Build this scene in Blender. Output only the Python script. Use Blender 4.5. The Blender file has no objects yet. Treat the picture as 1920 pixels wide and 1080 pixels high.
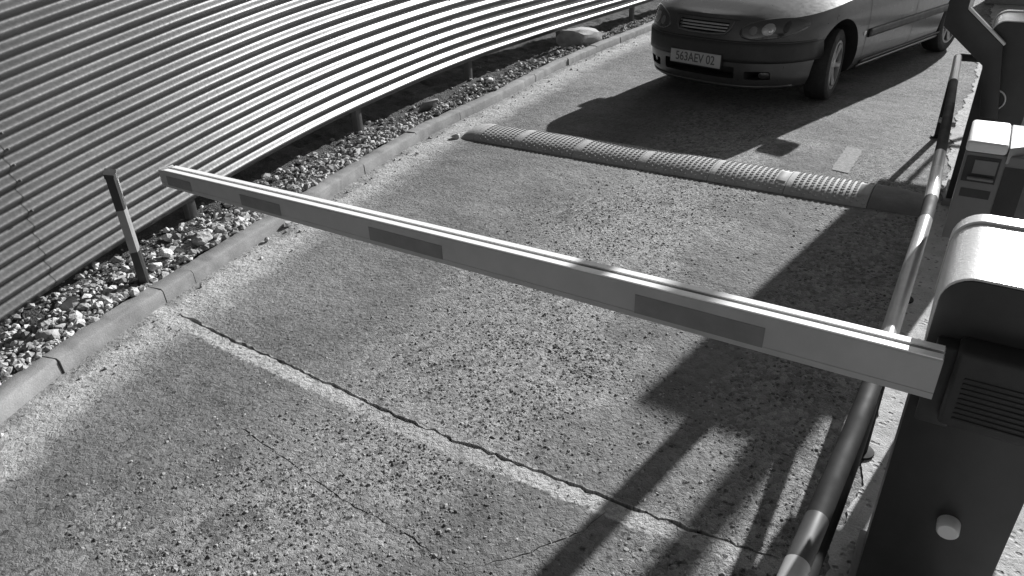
import bpy, bmesh, math, random
import numpy as np
from mathutils import Vector, Matrix
from mathutils.geometry import delaunay_2d_cdt

random.seed(7); rng = np.random.default_rng(7)
S = bpy.context.scene
COL = S.collection

# ------------------------------------------------------------------ camera
CAM_H = 1.8564
R = ((0.531614, -0.846358, -0.032648), (-0.433698, -0.2389, -0.868811), (0.727525, 0.476031, -0.494067))
cd = bpy.data.cameras.new('camera'); cam = bpy.data.objects.new('camera', cd); COL.objects.link(cam)
cam.matrix_world = Matrix(((R[0][0], -R[1][0], -R[2][0], 0), (R[0][1], -R[1][1], -R[2][1], 0), (R[0][2], -R[1][2], -R[2][2], CAM_H), (0, 0, 0, 1)))
cd.sensor_width = 36; cd.lens = 36 * 1358.35 / 1920; cd.clip_start = 0.05; cd.clip_end = 3000
S.camera = cam

# ------------------------------------------------------------------ sky, sun, exposure
SUN_EL = math.radians(23.8); SH = Vector((-0.988, 0.152, 0)).normalized()      # shadows run this way over the ground
to_sun = Vector((-SH.x * math.cos(SUN_EL), -SH.y * math.cos(SUN_EL), math.sin(SUN_EL)))
W = bpy.data.worlds.new('World'); S.world = W; W.use_nodes = True
nt = W.node_tree; bg = nt.nodes['Background']
sky = nt.nodes.new('ShaderNodeTexSky'); sky.sky_type = 'NISHITA'; sky.sun_disc = False
sky.sun_elevation = SUN_EL; sky.sun_rotation = math.atan2(to_sun.x, to_sun.y); sky.dust_density = 1.5
bw = nt.nodes.new('ShaderNodeRGBToBW')                                          # a black-and-white camera
nt.links.new(sky.outputs[0], bw.inputs[0]); nt.links.new(bw.outputs[0], bg.inputs[0]); bg.inputs[1].default_value = 0.05
sd = bpy.data.lights.new('sun', 'SUN'); sd.energy = 5.0; sd.angle = math.radians(0.53); sd.color = (1, 1, 1)
sun = bpy.data.objects.new('sun', sd); COL.objects.link(sun); sun.location = (8, -2, 6)
sun.rotation_euler = to_sun.to_track_quat('Z', 'Y').to_euler()
S.view_settings.view_transform = 'Standard'; S.view_settings.look = 'None'; S.view_settings.gamma = 1
S.view_settings.exposure = 0.72; S.view_settings.use_curve_mapping = False
S.cycles.caustics_reflective = False; S.cycles.caustics_refractive = False; S.cycles.max_bounces = 4; S.cycles.diffuse_bounces = 2; S.cycles.use_denoising = True; S.cycles.denoiser = 'OPENIMAGEDENOISE'; S.cycles.denoising_prefilter = 'ACCURATE'

# ------------------------------------------------------------------ node helper and materials
class N:
    dim = '3D'
    def __init__(s, name):
        s.m = bpy.data.materials.new(name); s.m.use_nodes = True; s.t = s.m.node_tree; s.b = s.t.nodes['Principled BSDF']
        s.co = s.t.nodes.new('ShaderNodeTexCoord').outputs['Object']
    def n(s, typ, **kw):
        x = s.t.nodes.new(typ)
        for k, v in kw.items(): setattr(x, k, v)
        return x
    def put(s, sock, v):
        if hasattr(v, 'is_output'): s.t.links.new(v, sock)
        else: sock.default_value = v
    def math(s, op, a, b=0.0, c=None, clamp=False):
        x = s.n('ShaderNodeMath', operation=op, use_clamp=clamp); s.put(x.inputs[0], a); s.put(x.inputs[1], b)
        if c is not None: s.put(x.inputs[2], c)
        return x.outputs[0]
    def noise(s, scale, detail=4, rough=.55, vec=None, dist=0.0):
        x = s.n('ShaderNodeTexNoise', noise_dimensions=s.dim); s.put(x.inputs['Vector'], vec if vec is not None else s.co)
        x.inputs['Scale'].default_value = scale; x.inputs['Detail'].default_value = detail; x.inputs['Roughness'].default_value = rough
        x.inputs['Distortion'].default_value = dist
        return x.outputs[0]
    def voro(s, scale, feature='F1', out='Distance', vec=None, rnd=1.0):
        x = s.n('ShaderNodeTexVoronoi', feature=feature, voronoi_dimensions=s.dim); s.put(x.inputs['Vector'], vec if vec is not None else s.co); x.inputs['Scale'].default_value = scale
        x.inputs['Randomness'].default_value = rnd
        return x.outputs[out]
    def remap(s, v, a, b, c, d, smooth=False):
        x = s.n('ShaderNodeMapRange', interpolation_type='SMOOTHSTEP' if smooth else 'LINEAR'); s.put(x.inputs[0], v)
        for i, q in enumerate((a, b, c, d)): s.put(x.inputs[1 + i], q)
        return x.outputs[0]
    def mix(s, f, a, b):
        x = s.n('ShaderNodeMix', data_type='FLOAT'); s.put(x.inputs[0], f); s.put(x.inputs[2], a); s.put(x.inputs[3], b); return x.outputs[0]
    def mapping(s, scale=(1, 1, 1), rot=(0, 0, 0)):
        x = s.n('ShaderNodeMapping'); s.put(x.inputs[0], s.co); x.inputs['Scale'].default_value = scale; x.inputs['Rotation'].default_value = rot
        return x.outputs[0]
    def col(s, v):
        if hasattr(v, 'is_output'):
            x = s.n('ShaderNodeCombineColor'); [s.t.links.new(v, x.inputs[i]) for i in range(3)]; s.t.links.new(x.outputs[0], s.b.inputs['Base Color'])
        else: s.b.inputs['Base Color'].default_value = (v, v, v, 1)
    def bump(s, h, dist, strength=1.0, normal=None):
        x = s.n('ShaderNodeBump'); x.inputs['Strength'].default_value = strength; x.inputs['Distance'].default_value = dist
        s.t.links.new(h, x.inputs['Height'])
        if normal is not None: s.t.links.new(normal, x.inputs['Normal'])
        return x.outputs[0]
    def nrm(s, v): s.t.links.new(v, s.b.inputs['Normal'])
    def set(s, **kw):
        for k, v in kw.items(): s.put(s.b.inputs[k.replace('_', ' ')], v)
        return s.m

def simple(name, v, rough=.5, metal=0.0, var=.12, scale=30, bump=0.0, coat=0.0, dirt=0.0, spec=.5):
    q = N(name)
    n1 = q.noise(scale, 5, .6); c = q.math('MULTIPLY', q.remap(n1, .25, .75, 1 - var, 1 + var), v)
    if dirt:
        d = q.remap(q.noise(scale * .22, 6, .65), .45, .75, 0, dirt, True); c = q.mix(d, c, .3)
    q.col(c)
    r = q.remap(q.noise(scale * .4, 4), .3, .7, rough * .85, min(1, rough * 1.15))
    q.set(Roughness=r, Metallic=metal, Specular_IOR_Level=spec)
    if coat: q.set(Coat_Weight=coat, Coat_Roughness=.12)
    if bump: q.nrm(q.bump(q.noise(scale * 6, 4), bump))
    return q.m

KERB_PTS = [(-1.5, 2.2), (0.0, 2.72), (0.82, 3.02), (1.12, 3.13), (1.87, 3.30), (3.02, 3.51), (4.4, 3.74), (5.75, 3.80), (7.3, 3.91), (9.5, 3.86), (13, 3.75), (30, 3.4)]
def curve_y(pts, x):
    xs = [p[0] for p in pts]; ys = [p[1] for p in pts]
    if x <= xs[0]: return ys[0] + (x - xs[0]) * (ys[1] - ys[0]) / (xs[1] - xs[0])
    if x >= xs[-1]: return ys[-1]
    i = max(k for k in range(len(xs) - 1) if xs[k] <= x)
    h = xs[i + 1] - xs[i]; t = (x - xs[i]) / h
    def m(k):
        if k <= 0: return (ys[1] - ys[0]) / (xs[1] - xs[0])
        if k >= len(xs) - 1: return (ys[-1] - ys[-2]) / (xs[-1] - xs[-2])
        return .5 * ((ys[k + 1] - ys[k]) / (xs[k + 1] - xs[k]) + (ys[k] - ys[k - 1]) / (xs[k] - xs[k - 1]))
    return (2*t**3 - 3*t*t + 1) * ys[i] + (t**3 - 2*t*t + t) * h * m(i) + (-2*t**3 + 3*t*t) * ys[i + 1] + (t**3 - t*t) * h * m(i + 1)
def kerb_y(x): return curve_y(KERB_PTS, x)

JOINT = [(1.705, 3.17), (1.677, 2.704), (1.662, 2.22), (1.648, 1.832), (1.634, 1.592), (1.638, 1.362), (1.654, 1.02), (1.660, .686), (1.676, .45), (1.70, .16)]
def road_material():
    q = N('worn_concrete_road'); q.dim = '2D'
    sep = q.n('ShaderNodeSeparateXYZ'); q.t.links.new(q.co, sep.inputs[0]); X, Y = sep.outputs[0], sep.outputs[1]
    big = q.noise(1.1, 2, .6); mid = q.noise(5, 3, .65)
    # worn strip of bare aggregate down the middle of the lane, smoother tyre tracks each side
    wob = q.math('ADD', q.math('MULTIPLY', q.math('SUBTRACT', big, .5), .9), q.math('MULTIPLY', q.math('SUBTRACT', mid, .5), .55))
    yy = q.math('ADD', Y, wob)
    d = q.math('ABSOLUTE', q.math('SUBTRACT', yy, 1.55))
    worn = q.remap(d, .22, .62, 1, 0, True)
    worn2 = q.remap(q.math('ABSOLUTE', q.math('SUBTRACT', yy, .25)), .1, .4, .8, 0, True)
    worn = q.math('MAXIMUM', worn, worn2)
    worn = q.math('MULTIPLY', worn, q.remap(X, 5.2, 7.0, 1, .35))
    # dust washed up against the kerb
    fc = q.n('ShaderNodeFloatCurve'); cv = fc.mapping.curves[0]
    xs = [-2, 0, .8, 1.2, 1.9, 3, 4.4, 5.8, 7.3, 9.5, 14]
    for k, x in enumerate(xs):
        px, py = (x + 2) / 16, kerb_y(x) / 5
        if k == 0: cv.points[0].location = (0, py)
        elif k == len(xs) - 1: cv.points[1 if len(cv.points) == 2 else -1].location = (1, py)
        else: cv.points.new(px, py)
    fc.mapping.update(); q.put(fc.inputs['Value'], q.math('DIVIDE', q.math('ADD', X, 2.0), 16.0))
    kd = q.math('SUBTRACT', q.math('MULTIPLY', fc.outputs[0], 5.0), Y)
    kd = q.math('ADD', kd, q.math('MULTIPLY', q.math('SUBTRACT', mid, .5), .28))
    dust = q.math('MULTIPLY', q.remap(kd, .16, .42, 1, 0, True), q.remap(kd, .02, .10, .35, 1, True))
    dust = q.math('MULTIPLY', dust, q.remap(q.noise(14, 5, .7), .25, .6, .35, 1))
    # aggregate
    wv = q.n('ShaderNodeVectorMath', operation='ADD')
    nn = q.n('ShaderNodeTexNoise', noise_dimensions='2D'); nn.inputs['Scale'].default_value = 55; q.t.links.new(q.co, nn.inputs['Vector'])
    sc = q.n('ShaderNodeVectorMath', operation='SCALE'); sc.inputs['Scale'].default_value = .024; q.t.links.new(nn.outputs[1], sc.inputs[0])
    q.t.links.new(q.co, wv.inputs[0]); q.t.links.new(sc.outputs[0], wv.inputs[1]); wvec = wv.outputs[0]
    v1 = q.n('ShaderNodeTexVoronoi', voronoi_dimensions='2D'); v1.inputs['Scale'].default_value = 46; q.t.links.new(wvec, v1.inputs['Vector'])
    v2 = q.n('ShaderNodeTexVoronoi', voronoi_dimensions='2D'); v2.inputs['Scale'].default_value = 95; q.t.links.new(wvec, v2.inputs['Vector'])
    c1 = q.n('ShaderNodeSeparateColor'); q.t.links.new(v1.outputs['Color'], c1.inputs[0])
    c2 = q.n('ShaderNodeSeparateColor'); q.t.links.new(v2.outputs['Color'], c2.inputs[0])
    fine = q.noise(240, 3, .7)
    tone = q.math('ADD', q.math('ADD', q.remap(c1.outputs[0], 0, 1, -.09, .10), q.remap(c2.outputs[0], 0, 1, -.05, .05)), q.remap(fine, .3, .7, -.045, .045))
    amp = q.mix(worn, .32, 1.15)
    base = q.mix(worn, .182, .315)
    base = q.math('ADD', base, q.remap(big, .3, .7, -.035, .035)); base = q.math('ADD', base, q.remap(mid, .3, .7, -.02, .02))
    c = q.math('ADD', base, q.math('MULTIPLY', tone, amp))
    c = q.mix(q.math('MULTIPLY', dust, .85), c, q.remap(q.noise(60, 3), .3, .7, .42, .56))
    # crumbled pale mortar on the near side of the cross joint
    fj = q.n('ShaderNodeFloatCurve'); cj = fj.mapping.curves[0]
    jp = [(y / 4, (x - 1.5) * 4) for (x, y) in sorted(JOINT, key=lambda p: p[1])]
    cj.points[0].location = (0, jp[0][1]); cj.points[1].location = (1, jp[-1][1])
    for (a_, b_) in jp: cj.points.new(a_, b_)
    fj.mapping.update(); q.put(fj.inputs['Value'], q.math('DIVIDE', Y, 4.0))
    jx = q.math('SUBTRACT', q.math('ADD', q.math('MULTIPLY', fj.outputs[0], .25), 1.5), X)
    jn = q.math('ADD', jx, q.math('MULTIPLY', q.math('SUBTRACT', q.noise(30, 3, .7), .5), .05))
    mort = q.math('MULTIPLY', q.remap(jn, .068, .082, 1, 0, True), q.remap(jn, -.016, .0, 0, 1))
    mort = q.math('MULTIPLY', mort, q.remap(q.noise(8, 3, .7), .28, .44, .3, 1))
    mort = q.math('MULTIPLY', mort, q.remap(q.noise(46, 2, .6), .30, .40, .15, 1))
    c = q.mix(q.math('MULTIPLY', mort, .9), c, q.remap(fine, .3, .7, .40, .56))
    # pock marks with their small shadows painted dark, and a few oil spots
    thr = q.mix(worn, .955, q.remap(q.noise(4, 2), .42, .64, .95, .70))
    pock = q.math('MULTIPLY', q.math('GREATER_THAN', c1.outputs[1], thr), q.remap(q.math('ADD', v1.outputs['Distance'], q.remap(fine, .3, .7, -.12, .12)), .16, .40, 1, 0))
    c = q.mix(q.math('MULTIPLY', pock, .8), c, .055)
    for (sx, sy, rx, ry, k) in ((1.08, 2.03, .13, .07, .45), (.90, 1.80, .11, .06, .4), (1.0, 1.73, .04, .04, .5), (3.66, 1.98, .10, .05, .5), (4.15, 1.5, .05, .05, .6), (.71, 1.87, .02, .03, .6), (2.7, 1.1, .2, .12, .2)):
        dx = q.math('DIVIDE', q.math('SUBTRACT', X, sx), rx); dy = q.math('DIVIDE', q.math('SUBTRACT', Y, sy), ry)
        rr = q.math('ADD', q.math('ADD', q.math('MULTIPLY', dx, dx), q.math('MULTIPLY', dy, dy)), q.remap(mid, .3, .7, -.6, .6))
        c = q.mix(q.remap(rr, .2, 1.5, k, 0, True), c, .085)
    c = q.math('MAXIMUM', c, .035)
    q.col(c)
    h = q.math('ADD', q.math('MULTIPLY', v1.outputs['Distance'], -1.0), q.math('ADD', q.math('MULTIPLY', v2.outputs['Distance'], -.5), q.math('MULTIPLY', fine, .7)))
    h = q.math('SUBTRACT', h, q.math('MULTIPLY', pock, 1.6))
    h = q.math('MULTIPLY', h, q.mix(worn, .33, 1.0))
    q.nrm(q.bump(q.math('ADD', h, q.noise(9, 2, .6)), .013, 1.0))
    q.set(Roughness=.92); q.b.inputs['Specular IOR Level'].default_value = .25
    return q.m

def pad_material():
    q = N('pitted_dusty_concrete'); q.dim = '2D'
    v = q.n('ShaderNodeTexVoronoi', voronoi_dimensions='2D'); v.inputs['Scale'].default_value = 48; q.t.links.new(q.co, v.inputs['Vector'])
    c1 = q.n('ShaderNodeSeparateColor'); q.t.links.new(v.outputs['Color'], c1.inputs[0])
    mid = q.noise(7, 6, .65); fine = q.noise(120, 4, .7)
    pit = q.math('MULTIPLY', q.remap(c1.outputs[0], .80, .86, 0, 1), q.remap(v.outputs['Distance'], .2, .5, 1, 0))
    pit = q.math('MULTIPLY', pit, q.remap(mid, .42, .6, .15, 1))
    c = q.math('ADD', q.remap(mid, .3, .7, .36, .50), q.remap(fine, .3, .7, -.05, .05))
    c = q.mix(q.math('MULTIPLY', pit, .7), c, .1); q.col(c)
    h = q.math('ADD', q.math('MULTIPLY', fine, .6), q.math('ADD', q.math('MULTIPLY', mid, 2), q.math('MULTIPLY', pit, -1.6)))
    q.nrm(q.bump(h, .006)); q.set(Roughness=.95)
    return q.m

def stone_material(name, lo, hi, scale=40):
    q = N(name)
    g = q.n('ShaderNodeNewGeometry').outputs['Random Per Island']
    c = q.math('MULTIPLY', q.remap(q.math('POWER', g, 1.6), 0, 1, lo, hi), q.remap(q.noise(scale, 5, .65), .3, .7, .72, 1.25))
    q.col(c); q.nrm(q.bump(q.noise(scale * 2.5, 4, .6), .004)); q.set(Roughness=.9)
    return q.m

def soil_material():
    q = N('shade_toned_stony_soil')
    c = q.math('ADD', q.remap(q.noise(9, 6, .7), .3, .7, .05, .11), q.remap(q.voro(60, out='Distance'), 0, .6, .02, -.02))  # soil toned down to stand for the shade under the fence
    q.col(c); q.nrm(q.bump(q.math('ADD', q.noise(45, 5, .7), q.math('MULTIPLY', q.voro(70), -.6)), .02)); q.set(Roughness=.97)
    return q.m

def kerb_material():
    q = N('cast_concrete_kerb')
    c = q.math('ADD', q.remap(q.noise(6, 6, .65), .3, .7, .17, .31), q.remap(q.noise(160, 3, .7), .3, .7, -.03, .03))
    st = q.remap(q.noise(4, 5, .7, q.mapping((1, 1, 4))), .5, .68, 0, .65, True)
    c = q.mix(st, c, .2); q.col(c); q.nrm(q.bump(q.noise(130, 4, .65), .002)); q.set(Roughness=.9)
    return q.m

def fence_material():
    q = N('galvanised_corrugated_steel')
    st = q.noise(5, 5, .6, q.mapping((.35, .35, 3))); fn = q.noise(70, 4, .6)
    c = q.math('ADD', q.remap(st, .3, .7, .18, .25), q.remap(fn, .3, .7, -.012, .012))
    dirt = q.remap(q.noise(2.2, 6, .7, q.mapping((1, 1, .5))), .52, .75, 0, .4, True)
    q.col(q.mix(dirt, c, .14)); q.set(Metallic=.78, Roughness=q.remap(fn, .3, .7, .38, .46))
    q.nrm(q.bump(q.noise(40, 3), .0008))
    return q.m

M = {}
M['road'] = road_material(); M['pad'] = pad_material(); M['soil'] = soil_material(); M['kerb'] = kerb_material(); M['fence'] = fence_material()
M['gravel'] = stone_material('crushed_stone', .17, .62); M['stone'] = stone_material('pale_stone', .34, .5, 25)
M['bright_stone'] = stone_material('white_quartz_stone', .62, .75, 25)
M['aggregate'] = stone_material('road_aggregate', .10, .38, 60)
M['rubble'] = simple('broken_concrete', .36, .95, var=.25, scale=14, bump=.004)
M['base'] = simple('bare_earth', .10, .97, var=.35, scale=3, bump=.01)
M['crackfill'] = simple('crack_dirt', .05, .97, var=.3, scale=40, bump=.004)
M['mortar'] = simple('pale_joint_mortar', .44, .95, var=.25, scale=22, bump=.003)
def worn_paint():
    q = N('worn_line_paint'); q.col(q.mix(q.remap(q.noise(45, 5, .7), .42, .62, 0, 1), .19, .28)); q.nrm(q.bump(q.noise(110, 3), .003)); return q.set(Roughness=.9)
M['paint_line'] = worn_paint()
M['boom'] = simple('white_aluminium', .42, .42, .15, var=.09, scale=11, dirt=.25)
M['boom_top_glint'] = simple('aluminium_edge_glint', .93, .35, .0, var=.05, scale=10)  # near-white colour stands in for sun glint along the flanges
M['sticker'] = simple('red_reflective_tape', .19, .4, var=.16, scale=18, dirt=.12)
M['black'] = simple('black_powder_coat', .026, .42, var=.3, scale=9, dirt=.05)
M['black2'] = simple('black_plastic', .034, .55, var=.2, scale=25, bump=.0004)
M['cover'] = simple('orange_peel_light_enamel', .62, .32, .15, var=.05, scale=20, bump=.0008, dirt=.10)
M['white'] = simple('white_enamel', .74, .4, var=.05, scale=14, dirt=.08)
M['grey'] = simple('mid_grey_enamel', .17, .5, var=.1, scale=12, dirt=.12)
M['pipe_black'] = simple('chipped_black_and_shade_pipe_paint', .024, .7, var=.25, scale=22, dirt=.06, spec=.12)  # black bands; also paints in the shade on the near band
M['pipe_dark_lit'] = simple('dusty_sunlit_pipe_paint', .07, .5, var=.25, scale=22, dirt=.1)
M['pipe_white'] = simple('chipped_white_pipe_paint', .5, .33, var=.12, scale=18, dirt=.16)
M['pipe_grey'] = simple('dusty_yellow_pipe_paint', .30, .34, .1, var=.14, scale=18, dirt=.18)
M['rubber'] = simple('dusty_speed_bump_rubber', .36, .8, var=.16, scale=9, bump=.002, dirt=.25)
M['rubber_pale'] = simple('pale_reflective_insert', .42, .85, var=.12, scale=18, dirt=.2)
M['rubber_shade'] = simple('shade_toned_bump_end', .15, .8, var=.3, scale=9, bump=.002, dirt=.1)  # rubber colour darkened for the shadow lying over the right end
M['post_dark'] = simple('black_delineator_plastic', .02, .5, var=.2, scale=20)
M['post_pale'] = simple('grey_delineator_plastic', .24, .5, var=.12, scale=20)
M['steel'] = simple('galvanised_post', .16, .5, .5, var=.2, scale=10)
M['car'] = simple('dark_silver_metallic_paint', .09, .32, .5, var=.05, scale=60, coat=.35, dirt=.05)
M['cartrim'] = simple('black_car_trim', .028, .5, var=.15, scale=30)
M['tyre'] = simple('tyre_rubber', .022, .8, var=.25, scale=40, bump=.002, dirt=.06)
M['rim'] = simple('dusty_alloy', .42, .38, .6, var=.12, scale=30, dirt=.2)
M['lamp'] = simple('lamp_housing', .07, .14, .4, var=.1, scale=30, coat=.8)
M['chrome'] = simple('lamp_reflector', .75, .1, .95, var=.04, scale=30)
M['glass'] = simple('tinted_car_glass', .018, .05, var=.05, scale=5, coat=1)
M['plate'] = simple('white_plate', .48, .4, var=.06, scale=40, dirt=.1)
M['ink'] = simple('black_plate_ink', .10, .5)

# ------------------------------------------------------------------ mesh helpers
def link(o): COL.objects.link(o); return o
def mesh_obj(name, verts, faces, mat, parent=None, smooth=False, mats=None, fm=None):
    me = bpy.data.meshes.new(name); me.from_pydata([tuple(v) for v in verts], [], faces); me.validate()
    for m_ in (mats or [mat]): me.materials.append(m_)
    if fm is not None: me.polygons.foreach_set('material_index', fm)
    if smooth: me.shade_smooth()
    me.update(); o = link(bpy.data.objects.new(name, me)); o.parent = parent
    return o
def bm_obj(name, bm, mat, parent=None, smooth=False):
    bmesh.ops.recalc_face_normals(bm, faces=bm.faces)
    me = bpy.data.meshes.new(name); bm.to_mesh(me); bm.free(); me.materials.append(mat)
    if smooth: me.shade_smooth()
    o = link(bpy.data.objects.new(name, me)); o.parent = parent
    return o
def smooth_angle(o, deg=35):
    me = o.data; me.shade_smooth(); bm = bmesh.new(); bm.from_mesh(me); a = math.radians(deg)
    for e in bm.edges:
        if len(e.link_faces) == 2 and e.calc_face_angle(0) > a: e.smooth = False
    bm.to_mesh(me); bm.free(); return o
def box(name, lo, hi, mat, parent=None, bev=0.0, seg=2):
    bm = bmesh.new(); bmesh.ops.create_cube(bm, size=1)
    for v in bm.verts: v.co = Vector([(lo[i] + hi[i]) / 2 + v.co[i] * (hi[i] - lo[i]) for i in range(3)])
    if bev: bmesh.ops.bevel(bm, geom=bm.edges[:], offset=bev, segments=seg, affect='EDGES', profile=.5)
    o = bm_obj(name, bm, mat, parent)
    return smooth_angle(o, 50) if bev else o
def tube(name, pts, r, mat, parent=None, n=16, caps=True):
    pts = [Vector(p) for p in pts]; rs = r if isinstance(r, (list, tuple)) else [r] * len(pts)
    V, F = [], []; up = Vector((0, 0, 1)); last = None
    for i, p in enumerate(pts):
        t = (pts[min(i + 1, len(pts) - 1)] - pts[max(i - 1, 0)]).normalized()
        a = last - t * last.dot(t) if last is not None else (t.cross(up) if abs(t.z) < .95 else t.cross(Vector((1, 0, 0))))
        a.normalize(); last = a; b = t.cross(a)
        for k in range(n):
            th = 2 * math.pi * k / n; V.append(p + a * math.cos(th) * rs[i] + b * math.sin(th) * rs[i])
    for i in range(len(pts) - 1):
        for k in range(n): F.append((i*n + k, i*n + (k+1) % n, (i+1)*n + (k+1) % n, (i+1)*n + k))
    if caps: F.append(tuple(range(n))[::-1]); F.append(tuple(range((len(pts)-1)*n, len(pts)*n)))
    o = mesh_obj(name, V, F, mat, parent); return smooth_angle(o, 40)
def prism(name, poly, axis, a, b, mat, parent=None, bev=0.0):
    """extrude a 2-D polygon along an axis from a to b; poly coords are the two other axes in xyz order"""
    bm = bmesh.new()
    def mk(p, t):
        q = list(p); q.insert('xyz'.index(axis), t); return Vector(q)
    v0 = [bm.verts.new(mk(p, a)) for p in poly]; v1 = [bm.verts.new(mk(p, b)) for p in poly]; n = len(poly)
    bm.faces.new(v0); bm.faces.new(v1[::-1])
    for i in range(n): bm.faces.new((v0[i], v0[(i+1) % n], v1[(i+1) % n], v1[i]))
    bmesh.ops.recalc_face_normals(bm, faces=bm.faces)
    if bev: bmesh.ops.bevel(bm, geom=[e for e in bm.edges if e.calc_face_angle(0) > .7], offset=bev, segments=2, affect='EDGES', profile=.5)
    return smooth_angle(bm_obj(name, bm, mat, parent), 40)
def lathe(name, prof, mat, parent=None, n=32, axis='y', loc=(0, 0, 0), caps=True):
    V, F = [], []
    for (r_, h) in prof:
        for k in range(n):
            th = 2 * math.pi * k / n; c, s_ = r_ * math.cos(th), r_ * math.sin(th)
            p = {'y': (c, h, s_), 'x': (h, c, s_), 'z': (c, s_, h)}[axis]; V.append(tuple(p[i] + loc[i] for i in range(3)))
    for i in range(len(prof) - 1):
        for k in range(n): F.append((i*n + k, i*n + (k+1) % n, (i+1)*n + (k+1) % n, (i+1)*n + k))
    if caps: F.append(tuple(range(n))); F.append(tuple(range((len(prof)-1)*n, len(prof)*n))[::-1])
    bm = bmesh.new(); me = bpy.data.meshes.new('t'); me.from_pydata(V, [], F); bm.from_mesh(me); bpy.data.meshes.remove(me)
    bmesh.ops.remove_doubles(bm, verts=bm.verts, dist=1e-5)
    return smooth_angle(bm_obj(name, bm, mat, parent), 40)
def empty(name, loc=(0, 0, 0), rz=0.0):
    o = link(bpy.data.objects.new(name, None)); o.location = loc; o.rotation_euler = (0, 0, rz); o.empty_display_size = .1
    return o
def tag(o, label=None, cat=None, group=None, kind=None):
    if label: o['label'] = label
    if cat: o['category'] = cat
    if group: o['group'] = group
    if kind: o['kind'] = kind
    return o

ICO = {}
def ico(sub):
    if sub not in ICO:
        bm = bmesh.new(); bmesh.ops.create_icosphere(bm, subdivisions=sub, radius=1); bm.verts.ensure_lookup_table()
        ICO[sub] = (np.array([v.co[:] for v in bm.verts]), [tuple(v.index for v in f.verts) for f in bm.faces]); bm.free()
    return ICO[sub]
def rock_verts(size, sub, flat=.7, seed=None):
    r = np.random.default_rng(seed) if seed is not None else rng
    v, f = ico(sub); v = v.copy()
    for _ in range(5 if sub > 1 else 3):                                        # chop flat facets, then roughen
        d = r.normal(size=3); d /= np.linalg.norm(d); h = r.uniform(.45, .8); k = v @ d; over = k > h
        v[over] -= np.outer(k[over] - h, d)
    v *= 1 + r.normal(0, .05, (len(v), 1)); v *= np.array([r.uniform(.75, 1.25), r.uniform(.75, 1.25), flat * r.uniform(.8, 1.2)])
    a = r.uniform(0, 6.28); c, s_ = math.cos(a), math.sin(a); v = v @ np.array([[c, -s_, 0], [s_, c, 0], [0, 0, 1]]).T
    b = r.uniform(-.5, .5); c, s_ = math.cos(b), math.sin(b); v = v @ np.array([[1, 0, 0], [0, c, -s_], [0, s_, c]]).T
    return v * size, f
def pebbles(name, spots, mat):
    V, F, n = [], [], 0
    for (x, y, z, s_) in spots:
        v, f = rock_verts(s_, 1, .75); V.append(v + np.array([x, y, z])); F += [tuple(i + n for i in q) for q in f]; n += len(v)
    return mesh_obj(name, np.concatenate(V), F, mat)

# ------------------------------------------------------------------ ground, road, cracks
def ribbon(pts, w, jit, step=.03, seed=1, taper=True):
    """closed outline of a crack that follows a polyline"""
    r = random.Random(seed); P = []
    for a, b in zip(pts[:-1], pts[1:]):
        a, b = Vector(a), Vector(b); k = max(1, int((b - a).length / step))
        P += [a.lerp(b, i / k) for i in range(k)]
    P.append(Vector(pts[-1])); P = [p + Vector((r.uniform(-jit, jit), r.uniform(-jit, jit))) for p in P]
    Lf, Rt = [], []
    for i, p in enumerate(P):
        t = (P[min(i+1, len(P)-1)] - P[max(i-1, 0)]).normalized(); nrm = Vector((-t.y, t.x))
        e = min(i, len(P) - 1 - i) / 5; e = min(1, e + .12) if taper else 1
        Lf.append(p + nrm * w * e * r.uniform(.12, 1.05)); Rt.append(p - nrm * w * e * r.uniform(.12, 1.05))
    return Lf + Rt[::-1]
CR2 = [(1.28, 2.198), (1.233, 1.826), (1.196, 1.522), (1.19, 1.232), (1.16, 1.03)]
CR3 = [(1.152, 1.0), (1.312, .856), (1.50, .735), (1.625, .70)]
crack_polys = [ribbon(JOINT, .0125, .006, seed=3), ribbon(CR2, .0042, .004, seed=4), ribbon(CR3, .0036, .005, seed=5)]
outline = [Vector(p) for p in [(-3, -7), (60, -7)]] + [Vector((x, kerb_y(x) + .03)) for x in [60, 40, 30, 22, 16, 13, 11, 9.5, 8, 7, 6, 5, 4.4, 3.7, 3, 2.4, 1.87, 1.4, 1.12, .8, .4, 0, -.7, -1.5, -3]]
pv, pe = [], []
for loop in [outline] + crack_polys:
    s0 = len(pv); pv += [Vector((p[0], p[1])) for p in loop]; pe += [(s0 + i, s0 + (i + 1) % len(loop)) for i in range(len(loop))]
vv, ee, ff, _, _, _ = delaunay_2d_cdt(pv, pe, [], 1, 1e-6)
def inside(p, poly):
    c = False; j = len(poly) - 1
    for i in range(len(poly)):
        a, b = poly[i], poly[j]
        if (a[1] > p[1]) != (b[1] > p[1]) and p[0] < (b[0]-a[0]) * (p[1]-a[1]) / (b[1]-a[1]) + a[0]: c = not c
        j = i
    return c
keep = []
for f in ff:
    cx = sum((vv[i] for i in f), Vector((0, 0))) / len(f)
    if not any(inside(cx, cp) for cp in crack_polys): keep.append(tuple(f))
RV = [(v.x, v.y, 0.0) for v in vv]; nb = len(RV); edge_use = {}
for f in keep:
    for a, b in zip(f, f[1:] + f[:1]): edge_use[(a, b)] = 1
RV += [(v.x, v.y, -.028) for v in vv]; RF = list(keep)
for (a, b) in list(edge_use):
    if (b, a) not in edge_use: RF.append((b, a, a + nb, b + nb))
road = tag(mesh_obj('road', RV, RF, M['road']), 'grey worn concrete lane with bare aggregate and a cracked cross joint', None, None, 'structure')
ground = tag(mesh_obj('ground', [(-400, -400, -.026), (900, -400, -.026), (900, 400, -.026), (-400, 400, -.026)], [(0, 1, 2, 3)], M['base']), 'dark bare earth under and around the lane', None, None, 'structure')

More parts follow.
